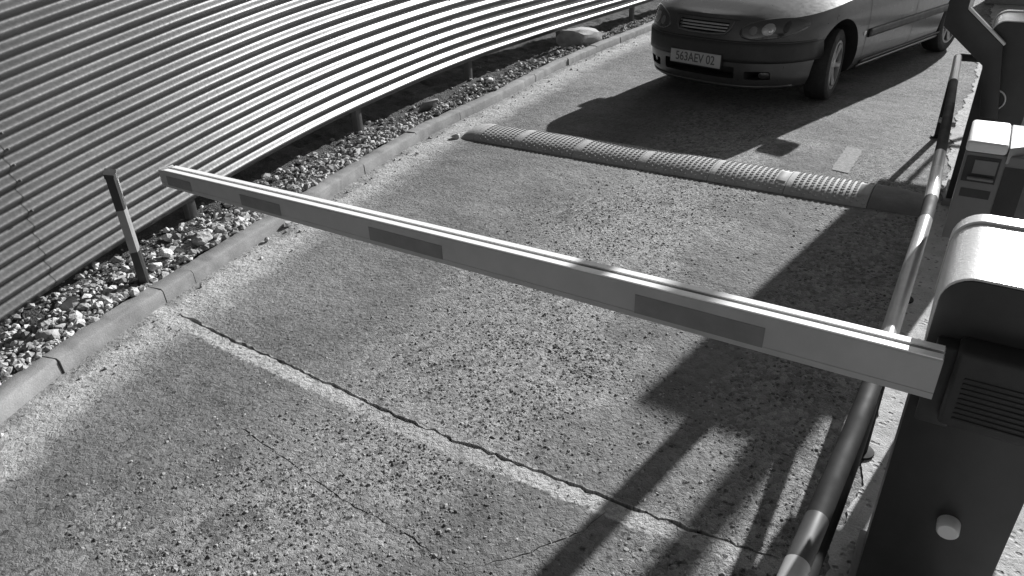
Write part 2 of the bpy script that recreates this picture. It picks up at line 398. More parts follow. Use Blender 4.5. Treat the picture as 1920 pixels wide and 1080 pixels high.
# worn painted dash beyond the speed bump
def ragged_patch(name, x0, x1, y0, y1, z, mat, parent, seed):
    r = random.Random(seed); n = 22; V = []
    for i in range(n): V.append((x0 + (x1 - x0) * i / n, y0 + r.uniform(-.005, .005), z))
    for i in range(n): V.append((x1 - (x1 - x0) * i / n, y1 + r.uniform(-.005, .005), z))
    return mesh_obj(name, V, [tuple(range(2 * n))], mat, parent)
ragged_patch('lane_dash', 5.2, 5.78, .60, .72, .004, M['paint_line'], road, 5)

# right-hand island of pitted concrete
def island():
    r = random.Random(9); xs = np.linspace(-2.5, 16, 900)
    left = [(x, .05 + r.uniform(-.006, .006) + .03 * math.sin(x * 2.1) + .012 * math.sin(x * 11) + .008 * math.sin(x * 31 + 1), .006) for x in xs]
    V = left + [(x, -4, .006) for x in xs]; n = len(xs)
    return tag(mesh_obj('island_pavement', V, [(i + 1, i, n + i, n + i + 1) for i in range(n - 1)], M['pad']), 'pale pitted concrete strip beside the barrier cabinets', None, None, 'structure')
island()

# ------------------------------------------------------------------ kerb of separate stones
kerb = tag(empty('kerb'), 'low concrete kerb of butted stones along the verge', None, None, 'structure')
KW, KH = .112, .078
def kerb_stone(xa, xb, dy, dz):
    xs = np.linspace(xa + .003, xb - .003, max(3, int((xb - xa) / .025))); V, F = [], []; jr = random.Random(int(xa * 100))
    b = .013
    prof = [(0, -.02), (.004, KH - b), (.010, KH - b * .35), (b + .004, KH), (KW - .012, KH), (KW, KH - .012), (KW, -.02)]
    for x in xs:
        y0 = kerb_y(x); e = .01; t = Vector((2 * e, kerb_y(x + e) - kerb_y(x - e))).normalized(); nx, ny = -t.y, t.x
        chip = jr.uniform(0, .010) if jr.random() < .10 else 0
        for pi, (o, z) in enumerate(prof):
            e1 = jr.gauss(0, .0009) if pi < 6 else 0; c_ = chip if pi in (2, 3) else 0
            V.append((x + nx * (o + dy + e1 + c_ * .4), y0 + ny * (o + dy + e1 + c_ * .4), z + dz + (jr.gauss(0, .0011) - c_ * .6 if 1 < pi < 6 else 0)))
    m = len(prof)
    for i in range(len(xs) - 1):
        for k in range(m): F.append((i*m + k, i*m + (k+1) % m, (i+1)*m + (k+1) % m, (i+1)*m + k))
    F.append(tuple(range(m))); F.append(tuple(range((len(xs)-1)*m, len(xs)*m))[::-1])
    o = mesh_obj('kerb_stone', V, F, M['kerb'], kerb)
    bm = bmesh.new(); bm.from_mesh(o.data); bmesh.ops.recalc_face_normals(bm, faces=bm.faces); bm.to_mesh(o.data); bm.free()
    return smooth_angle(o, 50)
kj = [-1.9, -.9, .12, 1.12, 1.74, 1.95, 2.99, 3.64, 4.39, 5.05, 5.73, 6.5, 7.30, 8.0, 8.63, 9.6, 10.6, 11.6, 12.6, 13.6, 14.6]
for a, b in zip(kj[:-1], kj[1:]): kerb_stone(a, b, random.uniform(-.006, .006), random.uniform(-.005, .004))

# ------------------------------------------------------------------ verge and gravel
FENCE = [(-1.5, 3.25), (-.2, 3.51), (.5, 3.65), (1.165, 3.775), (1.855, 3.895), (2.423, 3.985), (2.939, 4.065), (3.816, 4.20), (5.162, 4.345), (6.359, 4.435), (8.015, 4.413), (10.112, 4.286), (13.5, 4.10)]
ROW0 = [(-1.5, -.22), (0, -.075), (1.19, .06), (1.9, .136), (2.45, .187), (2.86, .218), (3.83, .258), (4.8, .270), (6.1, .267), (8, .262), (14, .26)]
COMP = [(-1.5, .86), (0, .902), (1.4, .942), (2.4, .974), (3.3, 1.006), (4.7, 1.056), (6.2, 1.10), (8, 1.13), (14, 1.15)]
PITCH, AMP, ROWS = .0835, .0165, 25
def fence_z(x, k): return curve_y(ROW0, x) + (k - .5) * PITCH * curve_y(COMP, x)      # k counts ribs up from the lower edge
def fence_y(x): return curve_y(FENCE, x)
def verge_z(x, u):                                                              # u: 0 at the kerb back, 1 under the fence
    t = min(1, max(0, (u - .22) / .62)); t = t * t * (3 - 2 * t)
    base = .070 + .016 * math.sin(x * 5.3 + u * 3) * math.sin(x * 1.7 - u * 5) + .012 * math.sin(x * 13 + u * 9)
    return max(-.02, base - t * .062)
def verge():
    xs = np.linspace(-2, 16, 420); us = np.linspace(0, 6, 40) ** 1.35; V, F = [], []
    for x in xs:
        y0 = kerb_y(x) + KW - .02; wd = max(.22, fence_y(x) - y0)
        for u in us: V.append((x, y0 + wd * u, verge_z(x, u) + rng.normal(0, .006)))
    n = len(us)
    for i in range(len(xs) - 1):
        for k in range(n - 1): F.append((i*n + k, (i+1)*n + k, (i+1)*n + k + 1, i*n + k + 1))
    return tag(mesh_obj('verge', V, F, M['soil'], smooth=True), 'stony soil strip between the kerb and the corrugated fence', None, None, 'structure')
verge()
spots = []
for _ in range(13000):
    x = rng.uniform(.3, 11) if rng.random() < .45 else rng.uniform(.5, 4.8)
    y0 = kerb_y(x) + KW; wd = max(.2, fence_y(x) - y0); u = abs(rng.normal(0, 0.52)) - .02
    if u > 1.3: continue
    s_ = min(.034, .0075 * math.exp(rng.normal(.3, .52)))
    spots.append((x, y0 + wd * u, verge_z(x, u) + s_ * .35, s_))
tag(pebbles('gravel', spots, M['gravel']), 'loose crushed gravel between kerb and fence', None, None, 'stuff')
spots = []
for _ in range(420):                                                            # grit at the foot of the kerb and on the lane
    x = rng.uniform(.6, 9); k = rng.random()
    y = kerb_y(x) - abs(rng.normal(.0, .10)) - .012 if k < .62 else rng.uniform(.2, 3.2)
    if k >= .62 and x > 5: continue
    s_ = min(.02, .0042 * math.exp(rng.normal(.15, .5))) * (1 if k < .62 else .7); spots.append((x, y, s_ * .4, s_))
tag(pebbles('road_grit', spots, M['gravel']), 'small loose grit scattered along the kerb foot and lane', None, None, 'stuff')

spots = []
while len(spots) < 15000:                                                       # coarse stones standing proud where the surface is worn off
    k = rng.random()
    x = rng.uniform(.6, 2.4) if k < .55 else rng.uniform(2.2, 4.55)
    y = rng.normal(1.5 + .18 * math.sin(x * 2.2), .36) if rng.random() < .8 else rng.normal(.3, .22)
    if y < .05 or y > kerb_y(x) - .3 or 1.56 < x < 1.69 or math.sin(x * 9 + y * 5) * math.sin(y * 8.5 - x * 3.1) < rng.uniform(-1, .45) - .35: continue
    s_ = min(.0105, .0042 * math.exp(rng.normal(.15, .42))); spots.append((x, y, -s_ * rng.uniform(.05, .42), s_))
tag(pebbles('exposed_aggregate', spots, M['aggregate']), 'coarse bare stones standing proud in the worn middle of the lane', None, None, 'stuff')

def stone(x, y, z, s_, label, mat='stone', flat=.75, seed=0, stretch=(1, 1, 1), name='stone', cat='stone'):
    v, f = rock_verts(s_, 3, flat, seed); v = v * np.array(stretch); o = mesh_obj(name, v, f, M[mat]); o.location = (x, y, z)
    smooth_angle(o, 22); return tag(o, label, cat)
stone(1.395, 3.50, .095, .06, 'large pale egg-shaped stone on the verge close to the left edge of the picture', seed=21, flat=1.05)
stone(1.20, 3.36, .085, .045, 'flat-sided pale stone nearest the left edge of the picture, below the egg-shaped one', seed=22)
stone(1.46, 3.37, .10, .03, 'rounded pale stone against the kerb, right of the egg-shaped one', mat='bright_stone', seed=23)
stone(1.86, 3.50, .10, .04, 'bright split stone just right of the delineator post', mat='bright_stone', seed=24)
stone(2.0, 3.61, .085, .034, 'small bright cube-like stone behind the delineator post', mat='bright_stone', seed=25, flat=1)
stone(2.22, 3.585, .09, .062, 'broad grey stone leaning on the kerb under the boom tip', 'rubble', seed=26)
stone(2.02, 3.44, .092, .032, 'bright flat stone lying on top of the kerb back', mat='bright_stone', seed=27, flat=.5)
stone(2.72, 3.42, .024, .030, 'bright white round stone on the lane just below the boom', mat='bright_stone', seed=28, flat=.95)
stone(2.5, 3.38, .014, .016, 'small pale pebble at the kerb foot left of the white round stone', seed=29)
stone(5.0, 4.02, .12, .04, 'upright pale sliver of stone beside the dark plate on the verge', seed=30, stretch=(.5, .5, 1.5))
stone(4.62, 3.52, .018, .03, 'pale stone in the gutter near the end of the speed bump', seed=31)
stone(5.95, 4.06, .12, .035, 'bright stone at the foot of the far fence post', mat='bright_stone', seed=32, flat=.9)
# broken concrete chunk and dark plate in the verge
o = stone(8.15, 4.22, .11, .27, 'large broken slab of pale concrete lying under the far end of the fence', 'rubble', .5, 41, (1.5, .6, 1.1), 'concrete_chunk', 'rubble')
o.rotation_euler = (.5, .15, -.1)
pl = tag(prism('metal_plate', [(-.09, 0), (.10, -.01), (.085, .125), (-.07, .115)], 'y', -.008, .008, M['grey'], None, .003), 'dark flat metal plate standing in the gravel against the fence', 'plate')
pl.location = (4.95, 4.08, .07); pl.rotation_euler = (.55, .05, -.25)

# ------------------------------------------------------------------ corrugated fence
fence = tag(empty('corrugated_fence', (0, 0, 0)), 'tall fence of horizontally corrugated steel sheet curving along the verge', 'fence')
def fence_normal(x):
    e = .02; t = Vector((2 * e, fence_y(x + e) - fence_y(x - e))).normalized(); return t.y, -t.x
def sheet(xa, xb, off):
    xs = np.arange(xa, xb + .03, .06); V, F = [], []; sub = 14; n = ROWS * sub + 1
    for x in xs:
        nx, ny = fence_normal(x); y0 = fence_y(x); za = fence_z(x, 0); pz = PITCH * curve_y(COMP, x)
        for k in range(n):
            t = k / sub; w = -math.cos(2 * math.pi * t) * AMP + off
            w += .0035 * math.sin(x * 1.9 + .7 + t * .11) + .001 * math.sin(x * 5.1 + 2.1 - t * .25) + .0012 * math.sin(x * 3.1 + 37.7 * math.floor(t))
            V.append((x + nx * w, y0 + ny * w, za + t * pz + .0035 * math.sin(x * 1.1 + 1.3)))
    for i in range(len(xs) - 1):
        for k in range(n - 1): F.append((i*n + k, (i+1)*n + k, (i+1)*n + k + 1, i*n + k + 1))
    o = mesh_obj('corrugated_sheet', V, F, M['fence'], fence, smooth=True)
    md = o.modifiers.new('thickness', 'SOLIDIFY'); md.thickness = .0014; md.offset = -1; md.use_rim = False
    return o
sheet(-1.3, 1.53, -.0022); sheet(1.50, 6.0, 0); sheet(5.97, 10.2, -.0022); sheet(10.17, 13.4, 0)
for x in (.45, 2.50, 4.35, 6.2, 8.1, 10.0, 12.0):
    nx, ny = fence_normal(x); px, py = x - nx * .066, fence_y(x) - ny * .066
    box('fence_post', (px - .03, py - .03, -.02), (px + .03, py + .03, fence_z(x, ROWS) - .05), M['steel'], fence, .004)
for kr in (3, 12, 22):
    tube('fence_rail', [(x - fence_normal(x)[0] * .036, fence_y(x) - fence_normal(x)[1] * .036, fence_z(x, kr)) for x in np.linspace(-1.2, 13.3, 40)], .016, M['steel'], fence, 8)
for xs_ in (1.515, 5.985):
    nx, ny = fence_normal(xs_)
    for i, kk in enumerate((5, 7, 8, 9, 10, 12, 13, 15)):
        s_ = lathe('screw', [(.0, .005), (.003, .005), (.005, .003), (.0055, 0), (.008, -.0005), (.008, -.003)], M['steel'], fence, 10, 'z')
        w = AMP + .003 + .0035 * math.sin(xs_ * 1.9 + .7 + kk * .11); s_.location = (xs_ + nx * w, fence_y(xs_) + ny * w, fence_z(xs_, kk + .5))
        s_.rotation_euler = Vector((nx, ny, 0)).to_track_quat('Z', 'Y').to_euler()

# ------------------------------------------------------------------ delineator post
dp = tag(empty('delineator_post', (1.755, 3.45, .06), math.radians(55)), 'slim black delineator post with a grey band standing behind the kerb', 'post')
def dpost(name, z0, z1, mat, w=.046, d=.018, slant=0):
    bm = bmesh.new(); ring = [(-w, -d), (-w * .55, -d - .008), (w * .55, -d - .008), (w, -d), (w, d), (-w, d)]
    a = [bm.verts.new((x, y, z0)) for x, y in ring]; b = [bm.verts.new((x, y, z1 + (slant if y > 0 else 0))) for x, y in ring]
    bm.faces.new(a[::-1]); bm.faces.new(b)
    for i in range(6): bm.faces.new((a[i], a[(i+1) % 6], b[(i+1) % 6], b[i]))
    return bm_obj(name, bm, mat, dp)
dpost('lower_section', -.05, .20, M['post_dark']); dpost('grey_band', .2, .43, M['post_pale'], .0455, .0175); dpost('upper_section', .43, .60, M['post_dark'])
dpost('cap', .60, .612, M['post_dark'], .049, .021, .012); box('reflector', (-.02, -.0285, .50), (.02, -.0262, .58), M['grey'], dp)

# ------------------------------------------------------------------ speed bump
BX, BY0, BY1, BW, BHT = 4.83, .08, 3.46, .195, .056
bump = tag(empty('speed_bump', (BX, 0, 0)), 'long dusty studded rubber speed bump laid across the lane in front of the car', 'speed bump')
def bprof(t):                                                                   # t -1..1 across
    return BHT * (1 - abs(t) ** 2.4) ** .75 + .006
def bump_seg(y0, y1, mat, studs=True, end=None):
    nt_, ny = 22, 8 if end else 2; V, F = [], []
    for j in range(ny + 1):
        y = y0 + (y1 - y0) * j / ny; k = 1.0
        if end == 'hi': k = math.sqrt(max(0, 1 - (j / ny) ** 2.2)) * .93 + .07
        if end == 'lo': k = math.sqrt(max(0, 1 - (1 - j / ny) ** 2.2)) * .93 + .07
        V.append((-BW, y, -.01))
        for i in range(nt_ + 1):
            t = -1 + 2 * i / nt_; V.append((t * BW * (.8 + .2 * k), y, bprof(t) * k))
        V.append((BW, y, -.01))
    n = nt_ + 3
    for j in range(ny):
        for i in range(n - 1): F.append((j*n + i, (j+1)*n + i, (j+1)*n + i + 1, j*n + i + 1))
    F.append(tuple(range(n))); F.append(tuple(range(ny*n, (ny+1)*n))[::-1])
    o = smooth_angle(mesh_obj('bump_segment', V, F, mat, bump), 50)
    if studs:
        SV, SF = [], []; nr = 11; nc = int((y1 - y0 - .03) / .036)
        for c in range(nc):
            for r_ in range(nr):
                t = -.93 + 1.86 * (r_ + .5 * (c % 2)) / nr
                if abs(t) > .95 or (y0 < 1.2 and c < 2 and -.66 < t < .42): continue
                yc = y0 + .02 + c * .036; e = .02; z = bprof(t); sl = (bprof(min(.99, t + e)) - bprof(max(-.99, t - e))) / (2 * e * BW)
                nn = Vector((-sl, 0, 1)).normalized(); tx = Vector((nn.z, 0, -nn.x)); b0 = len(SV); ce = Vector((t * BW, yc, z))
                for (a, b, h) in ((-.0135, 0, -.001), (0, -.0135, -.001), (.0135, 0, -.001), (0, .0135, -.001), (-.008, 0, .0052), (0, -.008, .0052), (.008, 0, .0052), (0, .008, .0052)):
                    SV.append(ce + tx * a + Vector((0, b, 0)) + nn * h)
                SF += [(b0 + i, b0 + (i+1) % 4, b0 + 4 + (i+1) % 4, b0 + 4 + i) for i in range(4)] + [(b0 + 4, b0 + 5, b0 + 6, b0 + 7)]
        s_ = mesh_obj('tread', SV, SF, mat, o); s_['kind'] = 'stuff'
        # smooth reflective insert at the near end of each module
        IV, IF = [], []
        if y0 > 1.2: return
        for j, y in enumerate((y0 + .008, y0 + .072)):
            for i in range(9):
                t = -.62 + 1.0 * i / 8; IV.append((t * BW, y, bprof(t) + .0015))
        for i in range(8): IF.append((i, i + 1, 9 + i + 1, 9 + i))
        ins = mesh_obj('reflective_insert', IV, IF, M['rubber_pale'], o, smooth=True); ins.modifiers.new('t', 'SOLIDIFY').thickness = .003
edges_y = [.40, .905, 1.41, 1.935, 2.46, 2.99, 3.36]
bump_seg(.05, .395, M['rubber_shade'], False, 'lo')
for a, b in zip(edges_y[:-1], edges_y[1:]): bump_seg(a, b - .004, M['rubber'])
bump_seg(3.36, 3.50, M['rubber'], False, 'hi')

# ------------------------------------------------------------------ boom of the near barrier
boom = tag(empty('barrier_boom', (1.43, -.075, .9)), 'pale aluminium barrier boom with dark tape marks lowered across the lane', 'boom')
BL = 2.53
def bh(y): return .1 - .034 * (y / BL) ** 1.5
def boom_body():
    ys = np.linspace(0, BL, 14); V, F = [], []
    for y in ys:
        h = bh(y)
        prof = [(.002, 0), (0, .002), (0, .0155), (.0012, .0165), (0, .0175), (0, h - .007), (.002, h - .003), (.021, h - .003), (.021, h - .010), (.035, h - .010), (.035, h - .003), (.054, h - .003), (.056, h - .007), (.056, .002), (.054, 0)]
        for (x, z) in prof: V.append((x, y, z))
    m = 15
    for i in range(len(ys) - 1):
        for k in range(m): F.append((i*m + k, i*m + (k+1) % m, (i+1)*m + (k+1) % m, (i+1)*m + k))
    F.append(tuple(range(m))); F.append(tuple(range((len(ys)-1)*m, len(ys)*m))[::-1])
    o = mesh_obj('boom_profile', V, F, M['boom'], boom); bm = bmesh.new(); bm.from_mesh(o.data); bmesh.ops.recalc_face_normals(bm, faces=bm.faces); bm.to_mesh(o.data); bm.free()
boom_body()
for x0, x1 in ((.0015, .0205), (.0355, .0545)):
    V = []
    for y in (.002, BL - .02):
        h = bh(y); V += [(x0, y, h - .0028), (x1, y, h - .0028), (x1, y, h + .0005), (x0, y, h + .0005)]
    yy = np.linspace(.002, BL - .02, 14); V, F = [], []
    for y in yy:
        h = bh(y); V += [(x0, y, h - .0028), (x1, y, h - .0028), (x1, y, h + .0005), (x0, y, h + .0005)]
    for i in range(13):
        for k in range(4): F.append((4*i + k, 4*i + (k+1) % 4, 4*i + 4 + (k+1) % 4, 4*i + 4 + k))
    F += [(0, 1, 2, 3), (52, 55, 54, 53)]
    mesh_obj('top_flange', V, F, M['boom_top_glint'], boom)
for (ya, yb, za, zb) in ((.268, .579, .914, .966), (1.167, 1.441, .915, .958), (1.828, 2.022, .912, .952), (2.288, 2.425, .911, .947)):
    box('tape_mark', (-.0012, ya + .075, za - .9), (-.0001, yb + .075, zb - .9), M['sticker'], boom)
box('end_cap', (-.002, BL, -.001), (.058, BL + .008, bh(BL) - .001), M['boom'], boom, .002)

# ------------------------------------------------------------------ barrier cabinets
def arch_profile(y0, y1, z0, z1, r, inset=0.0, n=8):
    y0, y1, z1 = y0 + inset, y1 - inset, z1 - inset; r = max(.004, r - inset); P = [(y0, z0)]
    P += [(y0 + r - r * math.cos(a), z1 - r + r * math.sin(a)) for a in np.linspace(0, math.pi / 2, n)]
    P += [(y1 - r + r * math.cos(a), z1 - r + r * math.sin(a)) for a in np.linspace(math.pi / 2, 0, n)]
    P.append((y1, z0)); return P
def cabinet(name, x, y, label, depth=.34, width=.275, H=1.128, r=.062, lock=True, mount=True):
    """front face looks towards -X at local x=0, left side at local y=0"""
    c = tag(empty(name, (x, y, 0)), label, 'cabinet')
    prism('housing', arch_profile(-width, 0, .05, H - .006, r, .006), 'x', .012, depth - .004, M['black'], c, .002)
    prism('front_panel', arch_profile(-width, 0, .03, H - .003, r, .003), 'x', 0, .0125, M['black'], c, .0025)
    # bent sheet cover over the top and shoulders
    outer = arch_profile(-width, 0, H - .20, H, r); inner = arch_profile(-width, 0, H - .20, H, r, .0055); V, F = [], []; n = len(outer)
    for xx in (.004, depth - .045):
        V += [(xx, p[0], p[1]) for p in outer] + [(xx, p[0], p[1]) for p in inner]
    for i in range(n - 1):
        F += [(i, i+1, 2*n + i+1, 2*n + i), (n + i, 3*n + i, 3*n + i+1, n + i+1), (i, n + i, n + i+1, i+1), (2*n + i, 2*n + i+1, 3*n + i+1, 3*n + i)]
    smooth_angle(mesh_obj('top_cover', V, F, M['cover'], c), 40)
    V, F = [], []; o2 = arch_profile(-width, 0, H - .20, H + .004, r, -.003)
    for xx in (depth - .041, depth + .004):
        V += [(xx, p[0], p[1]) for p in o2] + [(xx, p[0], p[1]) for p in inner]
    for i in range(n - 1):
        F += [(i, i+1, 2*n + i+1, 2*n + i), (n + i, 3*n + i, 3*n + i+1, n + i+1), (i, n + i, n + i+1, i+1), (2*n + i, 2*n + i+1, 3*n + i+1, 3*n + i)]
    smooth_angle(mesh_obj('cover_rim', V, F, M['cover'], c), 40)
    box('base_plinth', (-.015, -width - .012, 0.004), (depth + .01, .012, .05), M['grey'], c, .004)
    if lock:
        lathe('lock_cap', [(0, -.034), (.020, -.034), (.0235, -.030), (.0245, -.008), (.0245, .001)], M['white'], c, 28, 'x', (0, -.155, .497))
    if mount:
        box('boom_holder_plate', (-.045, -.085, .79), (0.001, -.022, .985), M['black2'], c, .004)
        mb = box('boom_holder', (-.075, -width - .05, .815), (0.002, -.062, .998), M['black2'], c, .010, 3)
        for k in range(9):
            z = .838 + k * .0125; box('rib', (-.0785, -width - .03, z), (-.074, -.085, z + .006), M['black2'], mb, .0015, 1)
        tube('pivot_shaft', [(-.06, -.10, .93), (.0, -.10, .93)], .02, M['black2'], c)
    return c
cabinet('barrier_cabinet', 1.55, -.036, 'near black barrier cabinet with light rounded top cover and white round lock cap')

far = cabinet('barrier_cabinet', 4.90, 0.0, 'far black barrier cabinet with white top and raised cranked boom, behind the slot terminal', .34, .27, 1.09, .06, False, False)
lathe('pivot_ring', [(.052, -.006), (.056, -.010), (.060, -.006), (.060, .001), (.052, .001)], M['white'], far, 32, 'x', (0, -.10, .665), caps=False)
lathe('pivot_hub', [(0, -.012), (.018, -.012), (.02, -.008), (.02, .001)], M['black2'], far, 20, 'x', (0, -.10, .665))
# raised boom of the far barrier, cranked sideways
rb = tag(empty('raised_boom', (4.86, -.10, .60)), 'black cranked boom raised upright on the far barrier, cut by the top edge', 'boom')
def crank(name, pts, hw, x0, x1, mat):
    return prism(name, pts, 'x', x0, x1, mat, rb, .003)
crank('boom_arm', [(-.045, -.02), (.045, -.02), (.10, .26), (.335, .455), (.335, 2.6), (.238, 2.6), (.238, .545), (.03, .37)], .045, -.03, .02, M['black'])
prism('sunlit_edge_strip', [(.236, .5465), (.028, .3715), (.020, .380), (.228, .556)], 'x', -.026, .016, M['white'], rb)  # white strip paints in the sunlit upper edge of the crank

# slot terminal between the two barriers
t2 = tag(empty('slot_terminal', (2.98, -.02, 0)), 'narrow grey terminal with white top and dark slot standing between the two cabinets', 'terminal')
box('body', (0, -.205, .60), (.27, -.004, .944), M['grey'], t2, .006)
tube('stand_pole', [(.16, -.17, .004), (.16, -.17, .62)], .03, M['black'], t2)
lathe('base_plate', [(0, .02), (.09, .02), (.092, .016), (.092, .004)], M['black'], t2, 24, 'z', (.16, -.17, .003))
cap = box('top_cover', (-.012, -.128, .945), (.285, .0, .985), M['white'], t2, .012, 3)
prism('side_cover', [(-.01, -.131), (.30, -.131), (.30, -.43)], 'z', .915, .975, M['pipe_grey'], t2, .004)
prism('side_housing', [(0, -.2055), (.085, -.2055), (.29, -.41), (.29, -.2055)], 'z', .60, .914, M['black'], t2, .004)
prism('side_panel', [(-.003, -.134), (-.003, -.206), (-.0005, -.206), (-.0005, -.134)], 'z', .60, .904, M['black'], t2)
sl = box('slot_recess', (-.004, -.118, .835), (.002, -.012, .93), M['black'], t2)
box('slot_lip', (-.022, -.112, .847), (-.003, -.03, .857), M['grey'], sl, .003); box('reader_face', (-.0065, -.112, .868), (-.0041, -.04, .918), M['grey'], sl)
box('label_strip', (-.0015, -.115, .775), (.001, -.02, .807), M['black2'], t2)

# ------------------------------------------------------------------ striped guard rail
gr = tag(empty('guard_rail', (3.3, .05, 0)), 'striped black and white pipe guard rail running beside the barrier cabinets', 'guard rail')
RZ, RR = .60, .0260
RP = [(6.32, .165), (5.6, .136), (4.8, .10), (4.0, .072), (3.3, .048), (2.6, .045), (1.9, .047), (1.3, .070), (1.0, .085), (.4, .10)]
def rail_y(x):
    q = sorted(RP); return curve_y(q, x)
bands = [(6.30, 5.52, 'pipe_white'), (5.52, 4.0, 'pipe_black'), (4.0, 3.74, 'pipe_grey'), (3.74, 3.36, 'pipe_white'), (3.36, 3.12, 'pipe_black'), (3.12, 1.96, 'pipe_grey'), (1.96, 1.30, 'pipe_black'), (1.30, 1.155, 'pipe_dark_lit'), (1.155, .40, 'pipe_white')]  # last black band is painted shade; dark band after it is the sunlit paint
for a, b, m_ in bands:
    n = max(3, int((a - b) / .12)); g = .0
    tube('rail_band', [(x - 3.3, rail_y(x) - .05, RZ) for x in np.linspace(a, b, n)], RR + (.0008 if 'white' in m_ else 0), M[m_], gr, 20)
tube('end_rail', [(3.0, .115, RZ), (3.02, .10, RZ), (3.02, -.10, RZ), (3.02, -.52, RZ)], [RR, RR, RR, RR], M['pipe_black'], gr, 18)
tube('side_rail', [(3.02, -.52, RZ), (1.6, -.60, RZ), (.2, -.62, RZ), (-2.6, -.62, RZ)], RR, M['pipe_white'], gr, 18)
for (x, y) in ((6.30, rail_y(6.3)), (3.55, rail_y(3.55)), (2.32, rail_y(2.32) - .004), (.55, rail_y(.55)), (6.3, -.48), (3.6, -.55)):
    tube('rail_post', [(x - 3.3, y - .05, 0), (x - 3.3, y - .05, RZ - .01)], RR - .004, M['pipe_black'], gr, 16)
    lathe('post_flange', [(0, .012), (.044, .012), (.046, .010), (.046, 0.004)], M['pipe_black'], gr, 20, 'z', (x - 3.3, y - .05, 0.003))
tube('lower_rail', [(x - 3.3, rail_y(x) - .05, .28) for x in np.linspace(3.55, .55, 14)], .021, M['pipe_black'], gr, 14)
tube('stub_bracket', [(1.6, .09, .52), (1.6, .03, .50), (1.6, .0, .50)], .014, M['pipe_grey'], gr, 10)

# ------------------------------------------------------------------ tall sign on a pole, right of the picture; its shadow falls over the lane
sg = tag(empty('pole_sign', (8.5, -.64, 0)), 'portrait board on a tall pole right of the lane that throws the large shadow', 'sign')
tube('pole', [(0, 0, 0), (0, 0, 4.6)], .07, M['steel'], sg, 16)
box('board', (-.07, -.095, 1.44), (-.062, .545, 2.80), M['grey'], sg, .003)
for z_ in (1.62, 2.68): box('board_rail', (-.0615, -.08, z_), (-.04, .53, z_ + .04), M['steel'], sg)
tube('bracket_bar', [(-.045, 0, .62), (-.045, .375, 1.02), (-.045, .375, 1.60)], .022, M['steel'], sg, 10)
tube('bracket_bar', [(-.045, .08, 1.02), (-.045, .08, 1.60)], .022, M['steel'], sg, 10)
tube('bracket_cross', [(-.045, .0, 1.05), (-.045, .375, 1.05)], .02, M['steel'], sg, 10)

# far kerb edge and plain grey box with a dark strip beyond the far barrier
fk = tag(box('kerb_block', (10.35, -2.2, 0.006), (10.5, -.12, .13), M['kerb'], None, .012), 'grey kerb block across the island at the right edge, beyond the far cabinet', 'kerb')
uc = tag(empty('grey_box', (13.2, -.12, 0)), 'plain grey box with a dark strip cut off by the top edge at right', 'cabinet')
box('housing', (0, -.45, 0.006), (.4, .32, 1.2), M['pipe_grey'], uc, .01); box('dark_strip', (-.006, .02, .10), (.001, .10, .9), M['black'], uc)

# ------------------------------------------------------------------ the car
car = tag(empty('hatchback_car', (7.267, 1.907, 0), 2.868), 'dark silver family car rolling up to the speed bump, cut by the top edge', 'car')
WB = 2.63
ZL = [.17, .20, .26, .33, .40, .48, .575, .59, .64, .70, .76, 1.2]
XF = [.80, .865, .890, .900, .906, .91, .905, .886, .870, .845, .80, .5]
WD = [.74, .79, .82, .835, .842, .846, .85, .85, .85, .848, .842, .76]
XR = [-3.42, -3.50, -3.56, -3.6, -3.62, -3.63, -3.63, -3.62, -3.61, -3.6, -3.58, -3.4]
ip = lambda z, arr: float(np.interp(z, ZL, arr))
P_, X0, X1 = 2.75, -.05, -2.95
def ztop(x): return float(np.interp(x, [-3.6, -3.2, -2.0, -.6, -.1, .3, .6, .75, .95], [.90, .93, .885, .865, .835, .80, .768, .752, .742]))
def plan(u, z):
    """u 0 nose centre .. 1 tail centre on the left side"""
    xf, w, xr = ip(z, XF), ip(z, WD), ip(z, XR)
    if u < .4:
        a = u / .4 * math.pi / 2; return X0 + (xf - X0) * max(0, math.cos(a)) ** (2 / P_), w * max(0, math.sin(a)) ** (2 / P_)
    if u < .75: return X0 + (X1 - X0) * (u - .4) / .35, w
    a = (u - .75) / .25 * math.pi / 2; return X1 + (xr - X1) * math.sin(a) ** (2 / P_), w * max(0, math.cos(a)) ** (2 / P_)
def front_x(y, z, off=0.0):
    w = ip(z, WD); return X0 + (ip(z, XF) - X0) * max(0, 1 - (abs(y) / w) ** P_) ** (1 / P_) + off
US = list(np.linspace(0, .4, 25)) + list(np.linspace(.4, .75, 30))[1:] + list(np.linspace(.75, 1, 15))[1:]
LV = [.17, .20, .26, .33, .40, .48, .575, .59]
